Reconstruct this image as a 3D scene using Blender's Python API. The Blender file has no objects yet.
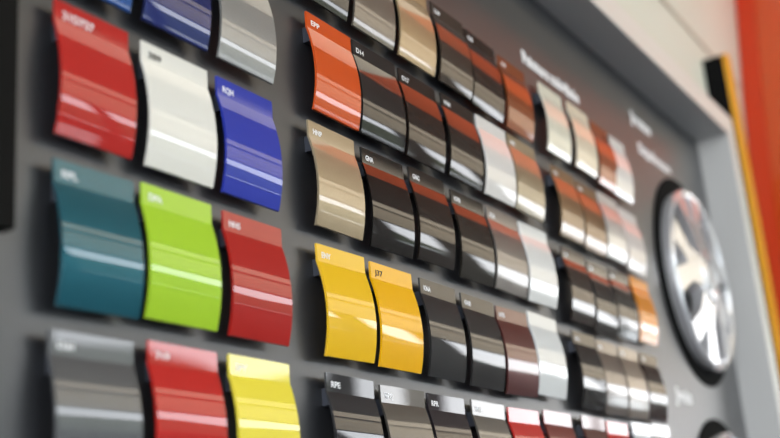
import bpy, bmesh, math
from mathutils import Matrix, Vector

SC = bpy.context.scene
COL = SC.collection
S = 0.1            # one sample pitch = 10 cm
ZB = 1.90          # height of the board's origin above the floor
# glow strips added on the unseen ceiling: y0, y1, x0, x1, strength
LUM = [(-7.6, -6.6, 0.0, 33.0, 1.25), (-2.5, -.4, 1.5, 21.5, .8)]
BOARD_Y = 0.13     # board face, in pitches behind the tabs

def P(x, y, z):
    return Vector((x * S, y * S, z * S + ZB))

# ---------------------------------------------------------------- materials
def lin(c):
    return tuple((v / 255 / 12.92) if v / 255 <= .04045 else ((v / 255 + .055) / 1.055) ** 2.4 for v in c) + (1,)

MATS = {}
def mat(name, rgb, rough=.5, metal=0.0, coat=0.0, coat_rough=.03, spec=.5, bump=None, noise=None):
    if name in MATS:
        return MATS[name]
    m = bpy.data.materials.new(name)
    m.use_nodes = True
    nt = m.node_tree
    b = nt.nodes['Principled BSDF']
    b.inputs['Base Color'].default_value = lin(rgb)
    b.inputs['Roughness'].default_value = rough
    b.inputs['Metallic'].default_value = metal
    b.inputs['Coat Weight'].default_value = coat
    b.inputs['Coat Roughness'].default_value = coat_rough
    b.inputs['Specular IOR Level'].default_value = spec
    if noise or bump:
        tc = nt.nodes.new('ShaderNodeTexCoord')
        nz = nt.nodes.new('ShaderNodeTexNoise')
        nz.inputs['Scale'].default_value = (noise or bump)[0]
        nz.inputs['Detail'].default_value = 4
        nt.links.new(tc.outputs['Object'], nz.inputs['Vector'])
    if noise:
        rp = nt.nodes.new('ShaderNodeMixRGB')
        rp.inputs[1].default_value = lin([v * (1 - noise[1]) for v in rgb])
        rp.inputs[2].default_value = lin([min(255, v * (1 + noise[1])) for v in rgb])
        nt.links.new(nz.outputs['Fac'], rp.inputs[0])
        nt.links.new(rp.outputs[0], b.inputs['Base Color'])
    if bump:
        bp = nt.nodes.new('ShaderNodeBump')
        bp.inputs['Strength'].default_value = bump[1]
        bp.inputs['Distance'].default_value = .002
        nt.links.new(nz.outputs['Fac'], bp.inputs['Height'])
        nt.links.new(bp.outputs[0], b.inputs['Normal'])
    MATS[name] = m
    return m

def paint(name, rgb, metallic=False):
    if metallic and max(rgb) < 75:
        return mat('paint_' + name, rgb, rough=.5, metal=.15, coat=1, coat_rough=.02, spec=.1, noise=(900, .06))
    if metallic:
        return mat('paint_' + name, rgb, rough=.38, metal=.5, coat=1, coat_rough=.02, spec=.2, noise=(900, .06))
    return mat('paint_' + name, rgb, rough=.45, metal=0, coat=1, coat_rough=.02, spec=.15)

# ---------------------------------------------------------------- mesh helpers
def link(name, me, m=None, parent=None):
    o = bpy.data.objects.new(name, me)
    COL.objects.link(o)
    if m:
        me.materials.append(m)
    if parent:
        o.parent = parent
        o.matrix_parent_inverse = parent.matrix_world.inverted()
    return o

def from_bm(name, bm, m, parent=None, sharp=None):
    bmesh.ops.recalc_face_normals(bm, faces=bm.faces)
    me = bpy.data.meshes.new(name)
    bm.to_mesh(me)
    bm.free()
    if sharp is not None:
        for p in me.polygons:
            p.use_smooth = True
        me.set_sharp_from_angle(angle=math.radians(sharp))
    return link(name, me, m, parent)

def bm_box(bm, a, b):
    """axis box between two world points"""
    lo = [min(a[i], b[i]) for i in range(3)]
    hi = [max(a[i], b[i]) for i in range(3)]
    v = [bm.verts.new((x, y, z)) for z in (lo[2], hi[2]) for y in (lo[1], hi[1]) for x in (lo[0], hi[0])]
    for f in ((0, 1, 3, 2), (4, 6, 7, 5), (0, 4, 5, 1), (2, 3, 7, 6), (0, 2, 6, 4), (1, 5, 7, 3)):
        bm.faces.new([v[i] for i in f])

def box(name, a, b, m, parent=None, bevel=0):
    bm = bmesh.new()
    bm_box(bm, a, b)
    if bevel:
        bmesh.ops.bevel(bm, geom=list(bm.edges), offset=bevel, segments=2, affect='EDGES', profile=.6)
    return from_bm(name, bm, m, parent, 35 if bevel else None)

def bm_prism(bm, poly, d0, d1, axis):
    """extrude a 2-D polygon between d0 and d1 along 'x' (poly = y,z) or 'y' (poly = x,z)"""
    def mk(p, d):
        return bm.verts.new((d, p[0], p[1]) if axis == 'x' else (p[0], d, p[1]))
    A = [mk(p, d0) for p in poly]
    B = [mk(p, d1) for p in poly]
    n = len(poly)
    bm.faces.new(A)
    bm.faces.new(B[::-1])
    for i in range(n):
        j = (i + 1) % n
        bm.faces.new((A[i], B[i], B[j], A[j]))

def empty(name, loc):
    o = bpy.data.objects.new(name, None)
    o.empty_display_size = .03
    o.location = loc
    COL.objects.link(o)
    bpy.context.view_layer.update()
    return o

def tag(o, label, cat, group=None):
    o['label'] = label
    o['category'] = cat
    if group:
        o['group'] = group
    return o

def struct(o):
    o['kind'] = 'structure'
    return o

def text_mesh(name, body, pos, height, width, m, parent, bold=.0, shear=0):
    """flat lettering on a surface facing -y; pos = its lower left corner"""
    cu = bpy.data.curves.new(name, 'FONT')
    cu.body = body
    cu.size = 1
    cu.offset = bold
    cu.extrude = .004
    cu.shear = shear
    tmp = bpy.data.objects.new(name, cu)
    COL.objects.link(tmp)
    dg = bpy.context.evaluated_depsgraph_get()
    me = bpy.data.meshes.new_from_object(tmp.evaluated_get(dg))
    bpy.data.objects.remove(tmp)
    bpy.data.curves.remove(cu)
    xs = [v.co.x for v in me.vertices]
    ys = [v.co.y for v in me.vertices]
    x0, x1, y0, y1 = min(xs), max(xs), min(ys), max(ys)
    sy = height / .73
    sx = width / (x1 - x0)
    for v in me.vertices:
        v.co = Vector((pos[0] + (v.co.x - x0) * sx, pos[1] - v.co.z * .03, pos[2] + (v.co.y) * sy))
    me.materials.clear()
    return link(name, me, m, parent)

# ---------------------------------------------------------------- shared materials
M_board = mat('board_grey_laminate', (40, 41, 44), rough=.5, spec=.15, coat=1, coat_rough=.36, bump=(700, .05))
M_board.node_tree.nodes['Principled BSDF'].inputs['Coat IOR'].default_value = 1.72
M_frame = mat('frame_white_lacquer', (220, 225, 216), rough=.35)
M_reveal = mat('reveal_grey', (190, 190, 188), rough=.5)
M_wall = mat('wall_cream_paint', (222, 225, 210), rough=.6, bump=(120, .05))
M_white = mat('lettering_white', (240, 240, 240), rough=.5)
M_dark = mat('lettering_dark', (45, 42, 36), rough=.5)
M_clip = mat('clip_grey_plastic', (58, 62, 72), rough=.4)
M_black = mat('black_plastic', (12, 12, 12), rough=.9, spec=.12)
M_blackp = mat('black_lacquer', (14, 14, 12), rough=.8, spec=.15)
M_yellow = mat('yellow_acrylic', (228, 160, 30), rough=.35)
M_red = mat('orange_red_cladding', (194, 72, 16), rough=.28, coat=.4, coat_rough=.12)
M_redtrim = mat('orange_red_trim', (196, 52, 6), rough=.4)
M_rim = mat('silver_wheel_lacquer', (222, 222, 224), rough=.24, metal=.55, coat=.6, coat_rough=.05)
M_ceil = mat('ceiling_dark', (70, 62, 55), rough=.8)
M_beige = mat('wall_beige', (190, 176, 152), rough=.8)
M_floor = mat('floor_dark_tile', (28, 30, 42), rough=.7)
M_lower = mat('front_wall_dark', (36, 35, 40), rough=.7)
M_mull = mat('window_frame_dark', (45, 45, 48), rough=.5)

# ---------------------------------------------------------------- colour samples
# every sample hangs a little off its grid place: block, row, column -> right, up, turn in degrees, wider by
NUDGE = {
    (0, 0, 0): (0.035, -0.01, 0.0, -0.045), (0, 0, 1): (0.0, -0.016, 0.5, 0.005), (0, 0, 2): (-0.01, -0.013, 0.0, -0.01), (0, 1, 0): (0.031, -0.029, 2.5, -0.007),
    (0, 1, 1): (-0.028, 0.008, -0.1, 0.019), (0, 1, 2): (0.002, -0.003, 0.1, 0.014), (0, 2, 0): (-0.007, -0.025, 0.0, 0), (0, 2, 1): (0.013, 0.014, -1.3, -0.017),
    (0, 2, 2): (0.004, 0.014, -1.1, 0.018), (1, 0, 3): (0.006, 0.0, 0.0, 0), (1, 0, 4): (-0.072, -0.032, -2.5, 0.03), (1, 0, 5): (-0.047, -0.066, 0.0, 0),
    (1, 1, 0): (0.1, -0.004, 0.0, -0.03), (1, 1, 1): (-0.025, -0.007, 1.8, 0.045), (1, 1, 2): (-0.022, -0.006, -0.3, 0.014), (1, 1, 3): (0.027, 0.01, -2.2, -0.007),
    (1, 1, 4): (-0.003, 0.009, 0.7, 0.008), (1, 1, 5): (-0.047, 0.011, -1.5, 0.031), (1, 2, 0): (0.004, 0.024, 0.4, -0.031), (1, 2, 1): (-0.008, 0.0, 2.5, 0.003),
    (1, 2, 2): (0.012, 0.046, 1.7, -0.036), (1, 2, 3): (0.025, 0.008, 0.1, 0.002), (1, 2, 4): (-0.001, 0.018, -0.5, 0.045), (1, 2, 5): (-0.011, 0.011, 2.1, 0.045),
    (1, 3, 0): (0.01, 0.007, 2.3, -0.008), (1, 3, 1): (-0.009, 0.002, 0.4, -0.019), (1, 3, 2): (0.032, -0.0, -1.2, -0.045), (1, 3, 3): (0.016, -0.02, -0.7, -0.008),
    (1, 3, 4): (-0.049, -0.041, 2.5, 0.045), (1, 3, 5): (-0.062, 0.029, -1.5, 0.045), (1, 4, 0): (0.03, 0.021, -2.3, -0.034), (1, 4, 1): (-0.005, -0.014, 0.4, 0.027),
    (1, 4, 2): (-0.031, -0.02, -0.5, -0.026), (1, 4, 3): (0.008, -0.013, -1.6, -0.015), (1, 4, 4): (-0.02, -0.035, 1.0, 0.03), (1, 4, 5): (0.048, 0.005, -0.4, 0.045),
    (2, 1, 0): (-0.046, 0.022, 0.0, 0), (2, 1, 1): (0.113, 0.054, 0.0, 0), (2, 1, 2): (0.12, 0.009, 0.0, 0), (2, 1, 3): (-0.114, -0.011, 0.0, 0),
    (2, 2, 0): (0.026, -0.023, 0.0, 0), (2, 2, 1): (0.004, -0.045, 0.0, 0), (2, 2, 2): (-0.003, 0.002, 0.0, 0), (2, 2, 3): (-0.02, -0.056, 0.0, 0),
    (2, 3, 0): (0.0, -0.026, 0.0, 0), (2, 3, 1): (-0.011, -0.071, 0.0, 0), (2, 3, 2): (-0.029, -0.031, 0.0, 0), (2, 3, 3): (0.047, 0.024, 0.0, 0),
    (2, 4, 0): (0.0, -0.006, 0.0, 0), (2, 4, 1): (-0.061, -0.029, 0.0, 0), (2, 4, 2): (-0.077, -0.021, 0.0, 0), (2, 4, 3): (-0.07, -0.014, 0.0, 0),
    (2, 5, 0): (-0.063, 0.055, 0.0, 0), (2, 5, 1): (-0.068, 0.028, 0.0, 0), (2, 5, 2): (0.069, 0.078, 0.0, 0), (2, 5, 3): (0.031, 0.1, 0.0, 0),
}
TAB = .18
def profile():
    pts = [(0.0, 0.0), (-TAB, 0.0)]
    n = 26
    for i in range(1, n + 1):
        s = i / n
        pts.append((-TAB - .945 * s, -(.315 * s - .300 * s * s)))
    return pts
PROF = profile()
TH = .024

def sample_panel(x, z, w, m, parent):
    bm = bmesh.new()
    rings = []
    for k in (0, 1):
        X = x + k * w
        rings.append(([bm.verts.new(P(X, py, z + pz)) for pz, py in PROF],
                      [bm.verts.new(P(X, py + TH, z + pz)) for pz, py in PROF]))
    (f0, b0), (f1, b1) = rings
    n = len(PROF)
    for i in range(n - 1):
        bm.faces.new((f0[i], f1[i], f1[i + 1], f0[i + 1]))
        bm.faces.new((b0[i], b0[i + 1], b1[i + 1], b1[i]))
        bm.faces.new((f0[i], f0[i + 1], b0[i + 1], b0[i]))
        bm.faces.new((f1[i], b1[i], b1[i + 1], f1[i + 1]))
    bm.faces.new((f0[0], b0[0], b1[0], f1[0]))
    bm.faces.new((f0[-1], f1[-1], b1[-1], b0[-1]))
    # a hair of rounding along the outer rim so edges catch the light
    rim = [e for e in bm.edges if e.calc_face_angle(0) > 1.2]
    bmesh.ops.bevel(bm, geom=rim, offset=.0005, segments=1, affect='EDGES')
    return from_bm('paint_panel', bm, m, parent, 8)

def sample(x, z, w, colour, metallic, code, label, dark=False, codew=None, codeh=.06, place=None):
    dx, dz, rot, dw = NUDGE.get(place, (0, 0, 0, 0))
    w += dw
    t = empty('colour_swatch', P(x + w / 2, BOARD_Y, z - 1.1))
    tag(t, label, 'paint sample', 'paint colour samples on the display board')
    if metallic and max(colour) < 90:
        colour = tuple(int(v * .72) for v in colour)
    name = '_'.join(str(v) for v in colour) + ('_metallic' if metallic else '')
    sample_panel(x, z, w, paint(name, colour, metallic), t)
    # the clip that holds the sample off the board
    bm = bmesh.new()
    bm_box(bm, P(x + .09, .0245, z - .13), P(x + w, BOARD_Y - .004, z - .30))
    from_bm('mounting_clip', bm, M_clip, t)
    if code:
        cw = codew or .052 * len(code)
        text_mesh('code_lettering', code, P(x + .075, -.0015, z - .075 - codeh), codeh * S, cw * S,
                  M_dark if dark else M_white, t, bold=.02)
    
    # turn about the tab's upper left corner, then shift
    piv = P(x, BOARD_Y, z)
    Rm = Matrix.Rotation(-math.radians(rot * .4), 4, 'Y')
    t.matrix_world = Matrix.Translation(piv + Vector((dx * S, 0, dz * S))) @ Rm @ Matrix.Translation(-piv) @ t.matrix_world
    return t

X1, P1, W1, Q1 = 0.0, .9855, .8346, 1.301
X2, P2, W2, Z2, Q2 = 3.3882, 1.0, .8725, 2.5533, 1.2955
X3, P3, W3, Z3 = 9.8214, .9694, .855, 3.8129

left_block = [
 [((34, 72, 134), 1, '', 'blue sample mostly cut off by the top edge, above the bright red one'),
  ((26, 38, 98), 1, '', 'dark navy blue sample cut off by the top edge, above the white one'),
  ((150, 150, 148), 1, '', 'silver sample cut off by the top edge, above the royal blue one')],
 [((182, 34, 28), 0, '21D727', 'bright red sample above the teal one, beside the large white one'),
  ((232, 229, 218), 0, '389', 'large off-white sample between the bright red and royal blue ones'),
  ((46, 60, 166), 0, 'RQH', 'royal blue sample, the only one of that blue, right of the white one')],
 [((30, 92, 106), 1, 'RPL', 'teal blue sample beneath the upper red one in the left block'),
  ((166, 206, 46), 0, 'DPA', 'lime green sample beside the teal one'),
  ((172, 32, 26), 0, 'NNS', 'deep red sample right of the lime green one')],
 [((96, 98, 100), 1, 'KNH', 'mid grey metallic sample beneath the teal one'),
  ((186, 34, 28), 0, '719', 'red sample beneath the lime green one'),
  ((236, 218, 66), 0, 'EPY', 'lemon yellow sample beneath the deep red one at lower left')],
]
for r, row in enumerate(left_block):
    for c, (rgb, met, code, lab) in enumerate(row):
        long = len(code) == 6
        sample(X1 + c * P1, (1 - r) * Q1, W1, rgb, met, code, lab, dark=(code == '389'),
               codew=.33 if long else None, codeh=.07 if long else .06, place=(0, r - 1, c))

middle_block = [
 [((86, 82, 78), 1, '', 'charcoal metallic sample cut off by the top edge, above the orange EPP one'),
  ((116, 108, 98), 1, '', 'warm grey metallic sample cut off by the top edge, above the D14 one'),
  ((176, 152, 116), 1, '', 'gold beige sample cut off by the top edge'),
  ((84, 72, 60), 1, 'LNP', 'grey brown metallic sample right of the gold one, top row'),
  ((52, 40, 32), 1, 'CNB', 'dark brown sample between grey brown and copper ones, top row'),
  ((136, 74, 36), 1, 'CNM', 'copper brown sample ending the top row of the middle block')],
 [((208, 78, 12), 0, 'EPP', 'bright orange sample marked EPP'),
  ((48, 46, 46), 1, 'D14', 'anthracite sample marked D14, right of the orange one'),
  ((46, 36, 30), 1, 'D17', 'dark brown sample right of the anthracite D14 one'),
  ((50, 44, 38), 1, 'KNM', 'dark grey brown sample left of the pinkish white one in second row'),
  ((226, 222, 216), 0, '', 'white sample above the grey ones, second row of the middle block'),
  ((156, 144, 118), 1, 'HNK', 'beige grey sample right of the white one, end of the second row')],
 [((176, 158, 128), 1, 'HNP', 'sand beige metallic sample marked HNP above the yellow ENY one'),
  ((26, 22, 20), 1, 'GNA', 'black sample marked GNA, right of the sand beige one'),
  ((44, 36, 30), 1, 'GNG', 'black brown sample third in the row of the sand beige one'),
  ((50, 46, 40), 1, 'KPB', 'dark olive grey sample fourth in the row of the sand beige one'),
  ((126, 120, 114), 1, 'KQA', 'mid grey sample left of the white one, third row'),
  ((228, 228, 224), 0, '', 'white sample ending the row of the sand beige one')],
 [((240, 190, 24), 0, 'ENY', 'yellow sample with white letters ENY'),
  ((242, 180, 10), 0, 'J37', 'yellow sample with black marking, right of the yellow ENY one'),
  ((66, 66, 66), 1, 'KNA', 'dark grey sample right of the two yellow ones'),
  ((62, 60, 60), 1, 'GNB', 'dark grey sample left of the maroon brown one'),
  ((92, 46, 44), 1, 'RPB', 'maroon brown sample left of the white one in the fourth row'),
  ((222, 224, 222), 0, '', 'white sample ending the row of the two yellow ones')],
 [((62, 62, 64), 1, 'RPE', 'dark anthracite sample marked RPE at the bottom edge'),
  ((92, 88, 82), 1, 'KPQ', 'warm grey sample right of the RPE one, bright reflection on its tab'),
  ((60, 54, 58), 1, 'RPR', 'dark purple grey sample third in the bottom row, cut off below'),
  ((104, 100, 94), 1, 'KNG', 'mid grey sample left of the red one in the bottom row'),
  ((190, 40, 34), 0, '', 'red sample in the bottom row of the middle block'),
  ((120, 50, 44), 1, '', 'dull dark red sample right of the bottom red one')],
]
for r, row in enumerate(middle_block):
    for c, (rgb, met, code, lab) in enumerate(row):
        sample(X2 + c * P2, Z2 - r * Q2, W2, rgb, met, code, lab, dark=(code == 'J37'), place=(1, r, c))

right_block = [
 [((228, 224, 204), 0, '', 'cream white sample, leftmost under the long white heading'),
  ((230, 216, 190), 0, '', 'cream sample right of the cream white one under the heading'),
  ((150, 84, 50), 1, '', 'copper orange sample between the cream and white ones'),
  ((236, 232, 226), 0, '', 'white sample ending the top row beside the wheel lettering')],
 [((134, 108, 76), 1, 'HNA', 'bronze beige sample under the leftmost cream white one'),
  ((128, 100, 68), 1, 'CNA', 'bronze brown sample right of the bronze beige one'),
  ((206, 204, 200), 1, '', 'silver white sample right of the two bronze ones'),
  ((222, 214, 208), 0, '', 'pinkish white sample beside the wheel, second row of right block')],
 [((66, 54, 46), 1, 'CNC', 'dark brown sample under the bronze beige one'),
  ((58, 54, 50), 1, 'GNE', 'dark grey sample second in the row of the amber one'),
  ((78, 74, 70), 1, 'KNB', 'charcoal sample immediately left of the amber orange one'),
  ((226, 140, 30), 0, '', 'amber orange sample nearest the wheel')],
 [((48, 46, 46), 1, 'GNC', 'near-black sample leftmost in the row below the amber one'),
  ((112, 102, 94), 1, 'KPA', 'grey sample second in the row below the amber one'),
  ((140, 128, 116), 1, 'HNB', 'light grey sample third in the row below the amber one'),
  ((66, 46, 40), 1, 'CPB', 'dark reddish brown sample below the amber one')],
 [((92, 52, 46), 1, '', 'maroon sample leftmost in the bottom row of the right block'),
  ((196, 46, 40), 0, '', 'red sample in the bottom row of the right block'),
  ((214, 216, 218), 0, '', 'white sample right of the red one, bottom of the right block'),
  ((176, 176, 176), 1, '', 'silver grey sample ending the bottom row of the right block')],
]
for r, row in enumerate(right_block):
    for c, (rgb, met, code, lab) in enumerate(row):
        sample(X3 + c * P3, Z3 - (r + 1) * Q2, W3, rgb, met, code, lab, place=(2, r + 1, c))

# ---------------------------------------------------------------- the display board and its frame
BL, BR_, BB, BT = -3.2, 19.30, -8.5, 4.25       # inner size of the recess
FD = -.60                                        # frame front face
FW = .52                                        # width of the white frame face
WALL_Y = .20
board = empty('display_board', P((BL + BR_) / 2, WALL_Y, BB - FW))
tag(board, 'big grey colour display board in a deep white frame on the wall', 'display board')
box('back_panel', P(BL, BOARD_Y, BB), P(BR_, WALL_Y, BT), M_board, board)

def rail(name, outer, inner, m_face, lab=None):
    """one side of the frame: white face, grey reveal as its sub-part"""
    bm = bmesh.new()
    bm_box(bm, outer[0], outer[1])
    r = from_bm(name, bm, m_face, board)
    bm = bmesh.new()
    bm_box(bm, inner[0], inner[1])
    s = from_bm('reveal', bm, M_reveal, r)
    return r
e = .03
rail('frame_rail', (P(BL - FW, WALL_Y, BT + e), P(BR_ + FW, FD, BT + FW)), (P(BL, BOARD_Y, BT), P(BR_, FD + .005, BT + e)), M_frame)
rail('frame_rail', (P(BL - FW, WALL_Y, BB - FW), P(BR_ + FW, FD, BB - e)), (P(BL, BOARD_Y, BB - e), P(BR_, FD + .005, BB)), M_frame)
rail('frame_rail', (P(BR_ + e, WALL_Y, BB - e), P(BR_ + FW, FD, BT + e)), (P(BR_, BOARD_Y, BB), P(BR_ + e, FD + .005, BT)), M_frame)
rail('frame_rail', (P(BL - FW, WALL_Y, BB - e), P(BL - e, FD, BT + e)), (P(BL - e, BOARD_Y, BB), P(BL, FD + .005, BT)), M_frame)

text_mesh('heading_lettering', 'Peinture métallisée', P(9.55, BOARD_Y - .002, 2.85), .20 * S, 2.28 * S, M_white, board, bold=.065)
text_mesh('heading_lettering', 'Jantes', P(14.54, BOARD_Y - .002, 3.37), .23 * S, 1.2 * S, M_white, board, bold=.065)
text_mesh('heading_lettering', 'Enjoliveurs', P(14.79, BOARD_Y - .002, 2.79), .21 * S, 1.95 * S, M_white, board, bold=.06)
text_mesh('heading_lettering', 'Jante', P(14.69, BOARD_Y - .002, -2.0), .24 * S, .98 * S, M_white, board, bold=.065)

# dark panel at the left end of the board
t = box('information_panel', P(-1.75, BOARD_Y - .004, 3.6), P(-.33, -.02, -1.97), M_blackp, None, bevel=.002)
tag(t, 'plain black panel at the far left edge of the photo', 'panel')

# ---------------------------------------------------------------- wheel trims
def bm_lathe(bm, prof, cx, cz, seg=96, closed=False):
    """revolve (radius, y) about the y axis through cx, cz (pitches)"""
    rings = []
    for r, y in prof:
        if r <= 1e-6:
            rings.append([bm.verts.new(P(cx, y, cz))])
        else:
            rings.append([bm.verts.new(P(cx + r * math.cos(2 * math.pi * i / seg), y, cz + r * math.sin(2 * math.pi * i / seg))) for i in range(seg)])
    pairs = list(zip(rings, rings[1:]))
    if closed:
        pairs.append((rings[-1], rings[0]))
    for a, b in pairs:
        for i in range(seg):
            j = (i + 1) % seg
            if len(a) == 1:
                bm.faces.new((a[0], b[i], b[j]))
            elif len(b) == 1:
                bm.faces.new((a[i], a[j], b[0]))
            else:
                bm.faces.new((a[i], a[j], b[j], b[i]))

def wheel(cx, cz, label, turn):
    t = empty('wheel_trim', P(cx, BOARD_Y, cz))
    tag(t, label, 'wheel', 'sample wheels on the right of the board')
    bm = bmesh.new()
    bm_lathe(bm, [(0, BOARD_Y), (2.15, BOARD_Y), (2.15, BOARD_Y - .02), (2.13, BOARD_Y - .04), (0, BOARD_Y - .04)], cx, cz)
    from_bm('backing_disc', bm, M_black, t, 30)
    # rim ring
    bm = bmesh.new()
    bm_lathe(bm, [(1.84, BOARD_Y - .03), (1.87, -.04), (1.86, -.10), (1.81, -.14), (1.74, -.13), (1.68, -.08), (1.66, BOARD_Y - .03)], cx, cz, closed=True)
    from_bm('rim', bm, M_rim, t, 40)
    # hub
    bm = bmesh.new()
    bm_lathe(bm, [(.62, BOARD_Y - .03), (.60, -.20), (.50, -.27), (.34, -.29), (.30, -.25), (0, -.25)], cx, cz)
    h = from_bm('hub', bm, M_rim, t, 30)
    bm = bmesh.new()
    bm_lathe(bm, [(.26, -.25), (.25, -.29), (.18, -.305), (0, -.31)], cx, cz, 48)
    from_bm('hub_cap', bm, M_reveal, h, 30)
    for k in range(5):
        a0 = math.radians(turn + 72 * k)
        # a splayed twin spoke: a tapering slab from the hub that forks towards the rim
        out = [(.50, -.32), (.50, .32), (1.00, .36), (1.58, .76), (1.74, .30), (1.20, .06), (1.20, -.06), (1.74, -.30), (1.58, -.76), (1.00, -.36)]
        bm = bmesh.new()
        ca, sa = math.cos(a0), math.sin(a0)
        def pt(u, v, y):
            return P(cx + u * ca - v * sa, y, cz + u * sa + v * ca)
        front = [bm.verts.new(pt(u, v, -.24 + .11 * (u - .5) / 1.2)) for u, v in out]
        back = [bm.verts.new(pt(u, v, .02)) for u, v in out]
        n = len(out)
        # split the concave outline into convex faces
        quads = [(0, 1, 2, 9), (2, 3, 4, 5), (9, 2, 5, 6), (9, 6, 7, 8)]
        for q in quads:
            bm.faces.new([front[i] for i in q])
            bm.faces.new([back[i] for i in q[::-1]])
        for i in range(n):
            j = (i + 1) % n
            bm.faces.new((front[i], back[i], back[j], front[j]))
        bmesh.ops.bevel(bm, geom=[ed for ed in bm.edges if ed.calc_face_angle(0) > .8 and abs(ed.verts[0].co.y - ed.verts[1].co.y) < .004],
                        offset=.0035, segments=2, affect='EDGES')
        from_bm('spoke', bm, M_rim, t, 35)
    return t
wheel(16.97, .57, 'silver multi-spoke wheel on a black disc, right of the samples', 100)
wheel(16.97, -4.36, 'lower wheel on a black disc, only its top showing at the bottom edge', 64)

# ---------------------------------------------------------------- right of the board: signpost and red cladding
sg = empty('totem_sign', P(22.0, WALL_Y, -19))
tag(sg, 'slim black and yellow upright sign between white frame and red cladding', 'sign')
box('casing', P(21.45, WALL_Y, -19), P(22.4, -.30, 7.08), M_black, sg)
box('yellow_face', P(21.45, -.30, -19), P(21.8, -.42, 7.10), M_yellow, sg)

fin = empty('red_cladding', P(25, WALL_Y, -19))
tag(fin, 'tall glossy orange-red curved cladding panel at the right edge', 'cladding')
edge = [(23.0, -19), (23.0, -4), (23.15, -1.4), (23.55, 1.2), (24.1, 3.44), (25.3, 7.2), (26.9, 11.0), (28.2, 14.0)]
def fin_part(name, y0, y1, off, m):
    poly = [((x + off) * S, z * S + ZB) for x, z in edge] + [((30.5) * S, 14 * S + ZB), (30.5 * S, -19 * S + ZB)]
    bm = bmesh.new()
    bm_prism(bm, poly, y0 * S, y1 * S, 'y')
    return from_bm(name, bm, m, fin, 30)
fin_part('edge_trim', WALL_Y - .02, -.36, 0, M_redtrim)
fin_part('panel', -.36, -1.7, .06, M_red)
M_arch = mat('orange_red_added_glow', (218, 88, 40), rough=.35)
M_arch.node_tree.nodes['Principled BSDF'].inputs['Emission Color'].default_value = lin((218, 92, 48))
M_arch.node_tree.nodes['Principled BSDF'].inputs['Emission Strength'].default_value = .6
# unseen arch over the cladding; its glow is added for the red reflections
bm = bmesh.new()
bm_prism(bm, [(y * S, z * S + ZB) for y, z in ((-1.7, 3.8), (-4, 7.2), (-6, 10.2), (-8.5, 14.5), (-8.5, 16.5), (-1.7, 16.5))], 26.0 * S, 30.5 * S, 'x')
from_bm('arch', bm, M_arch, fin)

# ---------------------------------------------------------------- the showroom
WY = WALL_Y * S
RX0, RX1, RY, RZ = -6.0, 50.0, -8.0, 6.5
struct(box('wall_back', (RX0, WY, 0), (RX1, WY + .15, RZ), M_wall))
struct(box('trim_1', (1.2, WY, 2.655), (RX1, WY - .004, 2.665), mat('seam_beige', (196, 186, 168), rough=.7)))
struct(box('floor', (RX0, RY, -.1), (RX1, WY + .15, 0), M_floor))
bm = bmesh.new()
for (y0, y1, z0, z1) in ((RY, WY + .15, 0, .4), (RY, WY + .15, 5.2, RZ), (RY, -7.5, .4, 5.2), (-1.0, WY + .15, .4, 5.2)):
    bm_box(bm, (RX0 - .15, y0, z0), (RX0, y1, z1))
struct(from_bm('wall_left', bm, M_beige))
bm = bmesh.new()
for (y0, y1, z0, z1) in ((-7.5, -1, .4, .46), (-7.5, -1, 5.14, 5.2), (-7.5, -7.44, .46, 5.14), (-1.06, -1, .46, 5.14), (-4.3, -4.2, .46, 5.14)):
    bm_box(bm, (RX0 - .1, y0, z0), (RX0 - .04, y1, z1))
struct(from_bm('window_8', bm, M_mull))  # unseen window added to brighten the frame's right reveal
struct(box('wall_right', (RX1, RY, 0), (RX1 + .15, WY + .15, RZ), M_beige))
struct(box('ceiling', (RX0, RY, RZ), (RX1, WY + .15, RZ + .1), M_ceil))

# glowing ceiling panels added for brightness and pale bands in the reflections
def glow(name, rgb, strength):
    m = bpy.data.materials.new(name)
    m.use_nodes = True
    b = m.node_tree.nodes['Principled BSDF']
    b.inputs['Base Color'].default_value = lin((200, 195, 185))
    b.inputs['Emission Color'].default_value = lin(rgb)
    b.inputs['Emission Strength'].default_value = strength
    return m
for k, (y0, y1, x0, x1, st) in enumerate(LUM):
    struct(box('added_glow_panel', (x0, y0, RZ - .03), (x1, y1, RZ - .002), glow('added_ceiling_glow', (255, 238, 212), st)))

def wall_with_windows(name, fixed, a0, a1, openings, m):
    """front wall: openings are (x0, x1, z0, z1), in non-overlapping rectangles"""
    bm = bmesh.new()
    xs = sorted({a0, a1} | {v for o in openings for v in o[:2]})
    zs = sorted({0, RZ} | {v for o in openings for v in o[2:]})
    for u0, u1 in zip(xs, xs[1:]):
        for z0, z1 in zip(zs, zs[1:]):
            cx, cz = (u0 + u1) / 2, (z0 + z1) / 2
            if not any(o[0] < cx < o[1] and o[2] < cz < o[3] for o in openings):
                bm_box(bm, (u0, fixed - .15, z0), (u1, fixed, z1))
    struct(from_bm(name, bm, m))
WN = [0]
def window(fixed, u0, u1, z0, z1):
    WN[0] += 1 + (WN[0] == 7)
    bm = bmesh.new()
    d = .05
    def bb(ua, ub, za, zb):
        bm_box(bm, (ua, fixed - .10, za), (ub, fixed - .04, zb))
    bb(u0, u1, z0, z0 + d); bb(u0, u1, z1 - d, z1)
    bb(u0, u0 + d, z0 + d, z1 - d); bb(u1 - d, u1, z0 + d, z1 - d)
    struct(from_bm('window_%d' % WN[0], bm, M_mull))
OPEN = [(-4.5, 2.4, .4, 4.7), (2.5, 5.6, .4, 4.7), (5.7, 7.2, 2.65, 4.7), (7.3, 12.35, 2.65, 4.7), (12.85, 14.4, 2.65, 4.7), (15.4, 22.0, 2.65, 4.7), (22.1, 35.0, 2.65, 4.7), (35.1, 49.0, 2.65, 4.7), (6.2, 7.1, .9, 2.1), (21.6, 24.3, .8, 2.6)]
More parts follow.
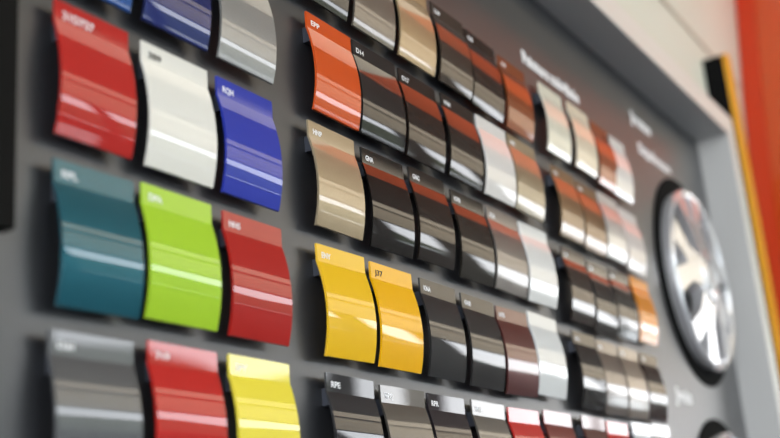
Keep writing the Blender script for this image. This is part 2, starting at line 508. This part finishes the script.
wall_with_windows('wall_front', RY, RX0, RX1, OPEN, M_lower)
for o in OPEN:
    window(RY, *o)

# outside
struct(box('ground_pavement', (-60, -40, -.25), (160, RY - .15, -.12), mat('pavement', (190, 188, 182), rough=.9)))
bm = bmesh.new()
n = 60
top = [(-20 + 170 * i / n, 8.3 - 3.2 * min(1, max(0, (2.83 * i - 55) / 10)) + .5 * math.sin(i * 1.7) + .35 * math.sin(i * 4.1 + 1)) for i in range(n + 1)]
bm_prism(bm, [(-20, -.12)] + [(150, -.12)] + top[::-1], -24, -26, 'y')
struct(from_bm('ground_hedge', bm, mat('hedge', (74, 82, 58), rough=.95, noise=(1.5, .3))))
struct(box('added_glow_panel', (0, RY + .002, 4.76), (RX1 - .5, RY + .05, RZ - .05), glow('added_fascia_glow', (255, 236, 206), .9)))  # glowing panel added above the windows to widen the beige reflections
struct(box('ground_boundary_wall', (-20, -22.2, -.12), (150, -22, 4.6), mat('boundary_wall', (236, 234, 228), rough=.8)))

# ---------------------------------------------------------------- light
w = bpy.data.worlds.new('sky')
SC.world = w
w.use_nodes = True
nt = w.node_tree
bg = nt.nodes['Background']
tc = nt.nodes.new('ShaderNodeTexCoord')
sx = nt.nodes.new('ShaderNodeSeparateXYZ')
rp = nt.nodes.new('ShaderNodeValToRGB')
rp.color_ramp.elements[0].position = 0
rp.color_ramp.elements[0].color = (1, 1, 1, 1)
rp.color_ramp.elements[1].position = .6
rp.color_ramp.elements[1].color = (.72, .84, 1, 1)
nt.links.new(tc.outputs['Generated'], sx.inputs[0])
nt.links.new(sx.outputs['Z'], rp.inputs[0])
nt.links.new(rp.outputs[0], bg.inputs['Color'])
bg.inputs['Strength'].default_value = 5.0

def portal(loc, rot, sx_, sy_):
    l = bpy.data.lights.new('daylight_portal', 'AREA')
    l.shape = 'RECTANGLE'
    l.size, l.size_y = sx_, sy_
    l.cycles.is_portal = True
    o = bpy.data.objects.new('daylight_portal', l)
    COL.objects.link(o)
    o.location = loc
    o.rotation_euler = rot
portal((22.2, RY - .02, 2.6), (math.radians(90), 0, 0), 53.6, 4.4)

portal((RX0 - .02, -4.25, 2.8), (math.radians(90), 0, math.radians(-90)), 6.5, 4.8)

# ---------------------------------------------------------------- camera
R = Vector((0.52404428, -0.84779024, -0.08142048))
U = Vector((-0.20689823, -0.21945607, 0.95343178))
F = Vector((0.82617838, 0.48279471, 0.290411))
cam = bpy.data.cameras.new('camera')
co = bpy.data.objects.new('camera', cam)
COL.objects.link(co)
M = Matrix((R, U, -F)).transposed().to_4x4()
M.translation = P(-5.51660125, -6.07063302, -4.4096353)
co.matrix_world = M
cam.sensor_width = 36
cam.lens = 1134.55 * 36 / 780
cam.clip_start = .01
cam.dof.use_dof = True
cam.dof.focus_distance = 12.15 * S
cam.dof.aperture_fstop = cam.lens / 17.0
SC.camera = co

SC.view_settings.view_transform = 'Standard'
SC.view_settings.look = 'None'
SC.view_settings.gamma = 1
SC.view_settings.exposure = .52
SC.cycles.use_denoising = True
SC.cycles.max_bounces = 8
SC.cycles.diffuse_bounces = 4
